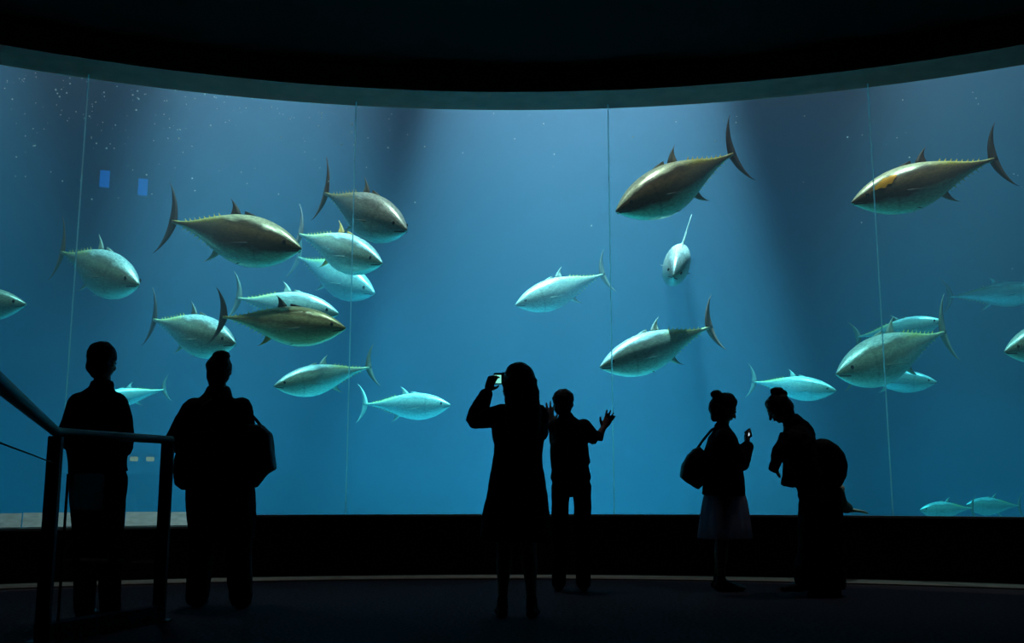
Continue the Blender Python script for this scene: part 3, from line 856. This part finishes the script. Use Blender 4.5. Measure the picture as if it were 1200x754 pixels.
p.leg(hL, kL, aL); p.leg(hR, kR, aR); p.foot(aL, aL + V((-.1, 1, 0))); p.foot(aR, aR + V((.1, 1, 0))); p.finish()
b = Blob(p.o); p.torso(pe, ch, nk, hc, (1, 0, 0), b, .022, .165)
p.arm(shL, elL, wrL.lerp(elL, .12), b, .024); p.arm(shR, elR, wrR.lerp(elR, .12), b, .022); b.ball(shL, .074); b.ball(shR, .074)
b.tube([(J(607, 520), .158, .12), (J(606, 548), .165, .13), (J(606, 580), .195, .16), (J(605, 605), .215, .18), (J(604, 634), .235, .20)], (1, 0, 0), 30, False)
b.tube([(elL + V((-.01, 0, -.01)), .062, .06), (elL.lerp(wrL, .55), .058, .056)], (1, 0, 0), 16, False)
b.tube([(nk, .075, .07), (nk + V((0, 0, .04)), .062, .064)], (1, 0, 0), 18, False)
b.build('coat', M['cloth_black'], p.root, .010, 4, .008, 8)
for a_, s_ in ((aL, -.1), (aR, .1)):
    b = Blob(p.o); p.foot(a_, a_ + V((s_, 1, 0)), b, .005)
    h_ = V((a_.x, a_.y, 0)); b.tube([(h_ + V((0, -.02, .0)), .012, .012), (h_ + V((0, -.015, .04)), .02, .02)])
    b.build('shoe', M['shoe'], p.root, .008, 3)
b = Blob(p.o); F_, S_, U_ = frame((-.28, 1, .12)); ax = (S_, F_, U_)
b.ball(hc + U_ * .034 - F_ * .022, (.098, .104, .094), ax)
b.tube([(hc - F_ * .03, .115, .085), (J(612, 468, -.06), .112, .07), (J(613, 488, -.10), .118, .06), (J(614, 506, -.11), .105, .045), (J(615, 516, -.11), .085, .03)], (1, 0, 0), 26)
b.build('hair', M['hair'], p.root, .008, 3, .007, 26)

q = at(584, 444, 6.65 + .36)
root = empty('compact_camera', q, 'compact camera with glowing screen held up by the long-haired woman', 'camera')
boxm('body', (-.032, -.008, -.040), (.056, .014, .040), M['device'], root, .004)
boxm('screen', (-.026, -.0105, -.032), (.020, -.0075, .024), M['screen'], root)
tube('lens_barrel', [V((.01, .012, 0)), V((.01, .045, 0))], .022, M['device'], root, 18)
tube('shutter_button', [V((.035, .002, .038)), V((.035, .002, .045))], .006, M['rail'], root, 12)

# ---- child pointing by the glass
p = Person('short-haired child gesturing with both hands at the glass, right of the photographer', 8.3, 668, .95)
J = p.J; hc = J(661, 473); nk = J(663, 490, .0); ch = J(667, 512, .02); pe = J(669, 560, .02)
p.head(hc, (.35, 1, .05)); p.torso(pe, ch, nk, hc, (1, 0, 0), sw=.125)
shL = J(651, 500, .02); shR = J(684, 499, .02); elL = J(652, 521, .16); elR = J(699, 517, .02); wrL = J(645, 496, .25); wrR = J(707, 502, .06)
p.arm(shL, elL, wrL); p.arm(shR, elR, wrR)
add_hand(p.b, wrL, (-.1, .1, 1), (0, 1, 0), (1, 0, 0), .05, .30, 1.1); add_hand(p.b, wrR, (.45, .2, .75), (0, -.3, 1), (-.6, .2, .6), .35, .25)
hL = J(657, 572); hR = J(682, 572); kL = J(656, 625, .02); kR = J(683, 625, 0); aL = p.G(655, .0, .09); aR = p.G(684, -.04, .09)
k0 = p.k; p.k = .78; p.leg(hL, kL, aL); p.leg(hR, kR, aR); p.k = k0; p.finish()
b = Blob(p.o); p.torso(pe, ch, nk, hc, (1, 0, 0), b, .018, .135)
p.arm(shL, elL, elL.lerp(wrL, .5), b, .016); p.arm(shR, elR, elR.lerp(wrR, .45), b, .016); b.ball(shL, .06); b.ball(shR, .06)
b.tube([(J(667, 518), .150, .11), (J(668, 538), .158, .12), (J(669, 546), .162, .125)], (1, 0, 0), 26, False)
b.build('shirt', M['cloth_grey'], p.root, .010, 4, .006)
b = Blob(p.o); b.ball(J(669, 562), (.158, .12, .085))
b.tube([(J(657, 570), .076, .09), (kL, .066, .07), (aL + V((0, 0, -.02)), .060, .065)]); b.tube([(J(682, 570), .076, .09), (kR, .066, .07), (aR + V((0, 0, -.02)), .060, .065)])
b.build('trousers', M['cloth_black'], p.root, .010, 4, .005)
for a_ in (aL, aR):
    b = Blob(p.o); p.foot(a_, a_ + V((.05, 1, 0)), b, .006); b.build('shoe', M['shoe'], p.root, .009, 3)
b = Blob(p.o); F_, S_, U_ = frame((.35, 1, .05)); ax = (S_, F_, U_)
b.ball(hc + U_ * .036 - F_ * .018, (.088, .094, .084), ax); b.ball(hc - U_ * .025 - F_ * .04, (.080, .060, .075), ax)
b.build('hair', M['hair'], p.root, .008, 3, .006, 30)

# ---- girl with pale skirt, profile right
p = Person('girl in a pale pleated skirt looking down at a phone, hair tied up', 8.4, 846, .96)
J = p.J; hc = J(850, 480); nk = J(846, 502, 0); ch = J(848, 524, 0); pe = J(850, 576, 0)
FD = (1, .15, -.45)
p.head(hc, FD); p.torso(pe, ch, nk, hc, (.45, 1, 0), sw=.14)
shL = J(846, 512, .12); shR = J(848, 512, -.13); elL = J(866, 543, .10); elR = J(870, 544, -.12); wrL = J(875, 524, .02); wrR = J(876, 523, -.05)
p.arm(shL, elL, wrL); p.arm(shR, elR, wrR)
add_hand(p.b, wrL, (-.1, -.1, 1), (1, 0, 0), (0, -1, 0), .7, 0, k=.95); add_hand(p.b, wrR, (-.05, .1, 1), (1, 0, 0), (0, 1, 0), .7, 0, k=.95)
hL = J(848, 584, .08); hR = J(850, 584, -.08); kL = J(845, 636, .08); kR = J(846, 638, -.07); aL = p.G(842, .09, .09); aR = p.G(845, -.07, .09)
p.leg(hL, kL, aL); p.leg(hR, kR, aR); p.finish()
b = Blob(p.o); p.torso(pe, ch, nk, hc, (.45, 1, 0), b, .024, .14)
p.arm(shL, elL, elL.lerp(wrL, .85), b, .026); p.arm(shR, elR, elR.lerp(wrR, .85), b, .026); b.ball(shL, .062); b.ball(shR, .062)
b.tube([(elR, .062, .06), (elR.lerp(wrR, .5), .058, .056), (wrR, .050, .046)])
b.tube([(J(847, 512), .115, .12), (J(847, 530), .150, .14), (J(848, 560), .165, .15), (J(848, 581), .175, .165)], (1, 0, 0), 26, False)
b.build('top', M['cloth_black'], p.root, .010, 4, .006)
# pleated skirt
vs = []; fs = []; n = 96
for i, (py, r) in enumerate(((577, .160), (588, .178), (602, .192), (617, .203), (631, .212))):
    c_ = J(849.5, py)
    for j in range(n):
        an = 2 * math.pi * j / n; rr = r * (1 + .05 * (i + .5) / 4 * math.sin(an * 16) + .015 * math.sin(an * 5 + 1))
        vs.append(c_ + V((math.cos(an) * rr, math.sin(an) * rr * .85, 0)) - p.o)
for i in range(4):
    for j in range(n): fs.append((i * n + j, i * n + (j + 1) % n, (i + 1) * n + (j + 1) % n, (i + 1) * n + j))
sk = frommesh('skirt', vs, fs, M['skirt'], p.root, True); sk['label'] = 'pale grey pleated skirt'
md = sk.modifiers.new('t', 'SOLIDIFY'); md.thickness = .003
for a_ in (aL, aR):
    b = Blob(p.o); p.foot(a_, a_ + V((1, -.1, 0)), b, .006); b.build('shoe', M['shoe'], p.root, .009, 3)
b = Blob(p.o); F_, S_, U_ = frame(FD); ax = (S_, F_, U_)
b.ball(hc + U_ * .034 - F_ * .022, (.088, .100, .088), ax); b.ball(hc - U_ * .02 - F_ * .05, (.082, .065, .085), ax)
b.ball(J(840, 463), (.050, .045, .042)); b.ball(J(838, 477), (.055, .055, .07)); b.ball(J(838, 488), (.04, .045, .05))
b.ball(J(850, 472), (.100, .085, .082))
b.build('hair', M['hair'], p.root, .008, 3, .006, 30)
q = at(877, 510, 8.4)
root = empty('phone', q, 'small lit phone held by the girl in the pale skirt', 'phone'); root.rotation_euler = (R_(20), R_(-30), R_(25))
boxm('body', (-.036, -.005, -.035), (.036, .005, .05), M['device'], root, .003)
boxm('screen', (-.030, -.0065, -.005), (.010, -.0045, .030), M['screen2'], root)
bag('handbag', 'slouchy dark handbag hanging behind the girl in the pale skirt', 'bag', 8.4, [(820, 523), (826, 530), (828, 550), (824, 568), (818, 574), (804, 566), (797, 559), (799, 545), (806, 533), (813, 526)], .16, M['leather'],
    [[(817, 526, .0), (824, 516, -.05), (834, 504, -.06), (842, 500, -.03)]])

# ---- leaning girl with backpack
p = Person('girl with a hair bun leaning over toward the phone, in loose sleeves and long skirt', 8.0, 962, .98)
J = p.J; hc = J(912, 479); nk = J(929, 498, 0); ch = J(936, 520, 0); pe = J(961, 577, 0)
FD = (-1, 0, -.75); UP = (-.45, 0, 1)
p.head(hc, FD, UP); p.torso(pe, ch, nk, hc, (.5, 1, .2), sw=.14)
shL = J(929, 511, .12); shR = J(931, 513, -.12); elL = J(926, 540, .14); elR = J(914, 528, -.14); wrL = J(926, 548, .09); wrR = J(909, 536, -.15)
p.arm(shL, elL, wrL); p.arm(shR, elR, wrR)
add_hand(p.b, wrL, (-.1, -.1, -1), (0, 0, -1), (0, -1, 0), .3, 0, k=1); add_hand(p.b, wrR, (.05, .1, -1), (1, 0, 0), (0, 1, 0), .3, 0, k=1)
hL = J(960, 585, .08); hR = J(964, 586, -.08); kL = J(952, 640, .08); kR = J(967, 640, -.06); aL = p.G(944, .30, .09); aR = p.G(976, -.12, .09)
p.leg(hL, kL, aL); p.leg(hR, kR, aR); p.finish()
b = Blob(p.o); p.torso(pe, ch, nk, hc, (.5, 1, .2), b, .028, .15)
p.arm(shL, elL, wrL.lerp(elL, .2), b, .03); p.arm(shR, elR, wrR.lerp(elR, .2), b, .022)
b.ball(shL, .055); b.ball(shR, .055)
b.tube([(J(928, 520, .10), .05, .06), (J(926, 545, .12), .062, .06), (J(923, 570, .08), .052, .05)], (1, 0, 0), 16, False)
b.tube([(J(921, 508, -.12), .046, .06), (J(914, 530, -.13), .044, .05), (J(906, 553, -.15), .042, .04)], (1, 0, 0), 16, False)
b.tube([(nk + V((0, 0, .0)), .085, .09), (J(938, 503), .075, .09), (J(946, 512), .06, .08)], (0, 1, 0), 18)
b.tube([(J(934, 515), .15, .13), (J(943, 540), .155, .14), (J(955, 565), .16, .15), (J(961, 582), .165, .16)], (.8, 1, 0), 24)
b.build('top', M['cloth_navy'], p.root, .010, 4, .010, 12)
b = Blob(p.o)
b.tube([(J(961, 572), .155, .15), (J(962, 600), .165, .17), (J(962, 640), .165, .20), (J(961, 685, .04), .19, .25)], (1, 0, 0), 30, False)
b.build('skirt', M['cloth_black'], p.root, .011, 4, .010, 8)
for a_ in (aL, aR):
    b = Blob(p.o); p.foot(a_, a_ + V((-1, .1, 0)), b, .006); b.build('shoe', M['shoe'], p.root, .009, 3)
b = Blob(p.o); F_, S_, U_ = frame(FD, UP); ax = (S_, F_, U_)
b.ball(hc + U_ * .030 - F_ * .020, (.088, .098, .086), ax); b.ball(hc - U_ * .01 - F_ * .05, (.080, .066, .085), ax)
b.tube([(hc - F_ * .05, .06, .06), (J(926, 490), .045, .05), (J(932, 500), .03, .04)])
b.ball(J(911, 459), (.060, .055, .036)); b.ball(J(917, 462), (.04, .04, .035))
b.build('hair', M['hair'], p.root, .008, 3, .007, 30)
bag('backpack', 'round dark backpack on the back of the leaning girl', 'bag', 8.0, [(953, 520), (960, 514), (968, 515), (978, 521), (986, 531), (990, 545), (989, 560), (983, 571), (972, 578), (960, 574), (950, 560), (946, 540)], .26, M['leather'],
    [[(955, 520, -.1), (944, 509, -.13), (934, 508, -.15), (934, 525, -.19), (948, 555, -.18)], [(955, 520, .1), (944, 509, .13), (934, 508, .15), (934, 525, .19), (948, 555, .18)]])

# ---- small child hidden behind the leaning girl, hand on the sill
p = Person('small child almost hidden behind the leaning girl, one hand on the sill', 9.2, 970, .66)
J = p.J; hc = J(969, 552); nk = J(969, 566, 0); ch = J(969, 580, 0); pe = J(969, 610, 0)
p.head(hc, (.2, 1, 0), k=.82); p.torso(pe, ch, nk, hc, (1, 0, 0))
shL = J(958, 574, 0); shR = J(980, 575, 0); elL = J(957, 592, .1); elR = J(986, 592, .12); wrL = J(962, 598, .3); wrR = J(997, 598, .32)
p.arm(shL, elL, wrL); p.arm(shR, elR, wrR)
wr_top = wrR.copy()
add_hand(p.b, wrL, (.1, 1, 0), (0, 0, -1), (1, 0, 0), .1, k=.8); add_hand(p.b, wrR, (1, .35, -.12), (0, 0, -1), (0, 1, 0), .15, 0, k=1.15)
hL = J(963, 618); hR = J(975, 618); kL = J(963, 645, .02); kR = J(976, 645); aL = p.G(962, 0, .07); aR = p.G(977, 0, .07)
p.leg(hL, kL, aL); p.leg(hR, kR, aR); p.finish()
b = Blob(p.o); p.torso(pe, ch, nk, hc, (1, 0, 0), b, .02)
p.arm(shL, elL, wrL.lerp(elL, .3), b, .018); p.arm(shR, elR, wrR.lerp(elR, .35), b, .034); b.ball(shR, .055); b.ball(shL, .05)
b.build('jacket', M['cloth_green'], p.root, .009, 4, .004)
b = Blob(p.o); b.tube([(J(979, 571, -.01), .05, .045), (J(985, 574, -.01), .045, .04)]); b.build('collar', M['cuff'], p.root, .008, 3)
b = Blob(p.o); p.leg(hL, kL, aL, b, .014); p.leg(hR, kR, aR, b, .014); b.ball(J(969, 618), (.11, .085, .08)); b.build('trousers', M['cloth_black'], p.root, .009, 4)
for a_ in (aL, aR):
    b = Blob(p.o); p.foot(a_, a_ + V((.05, 1, 0)), b, .004); b.build('shoe', M['shoe'], p.root, .008, 3)
b = Blob(p.o); b.ball(hc + V((0, -.02, .022)), (.078, .080, .070)); b.ball(hc + V((0, -.035, -.02)), (.072, .055, .065)); b.build('hair', M['hair'], p.root, .008, 3, .004, 30)
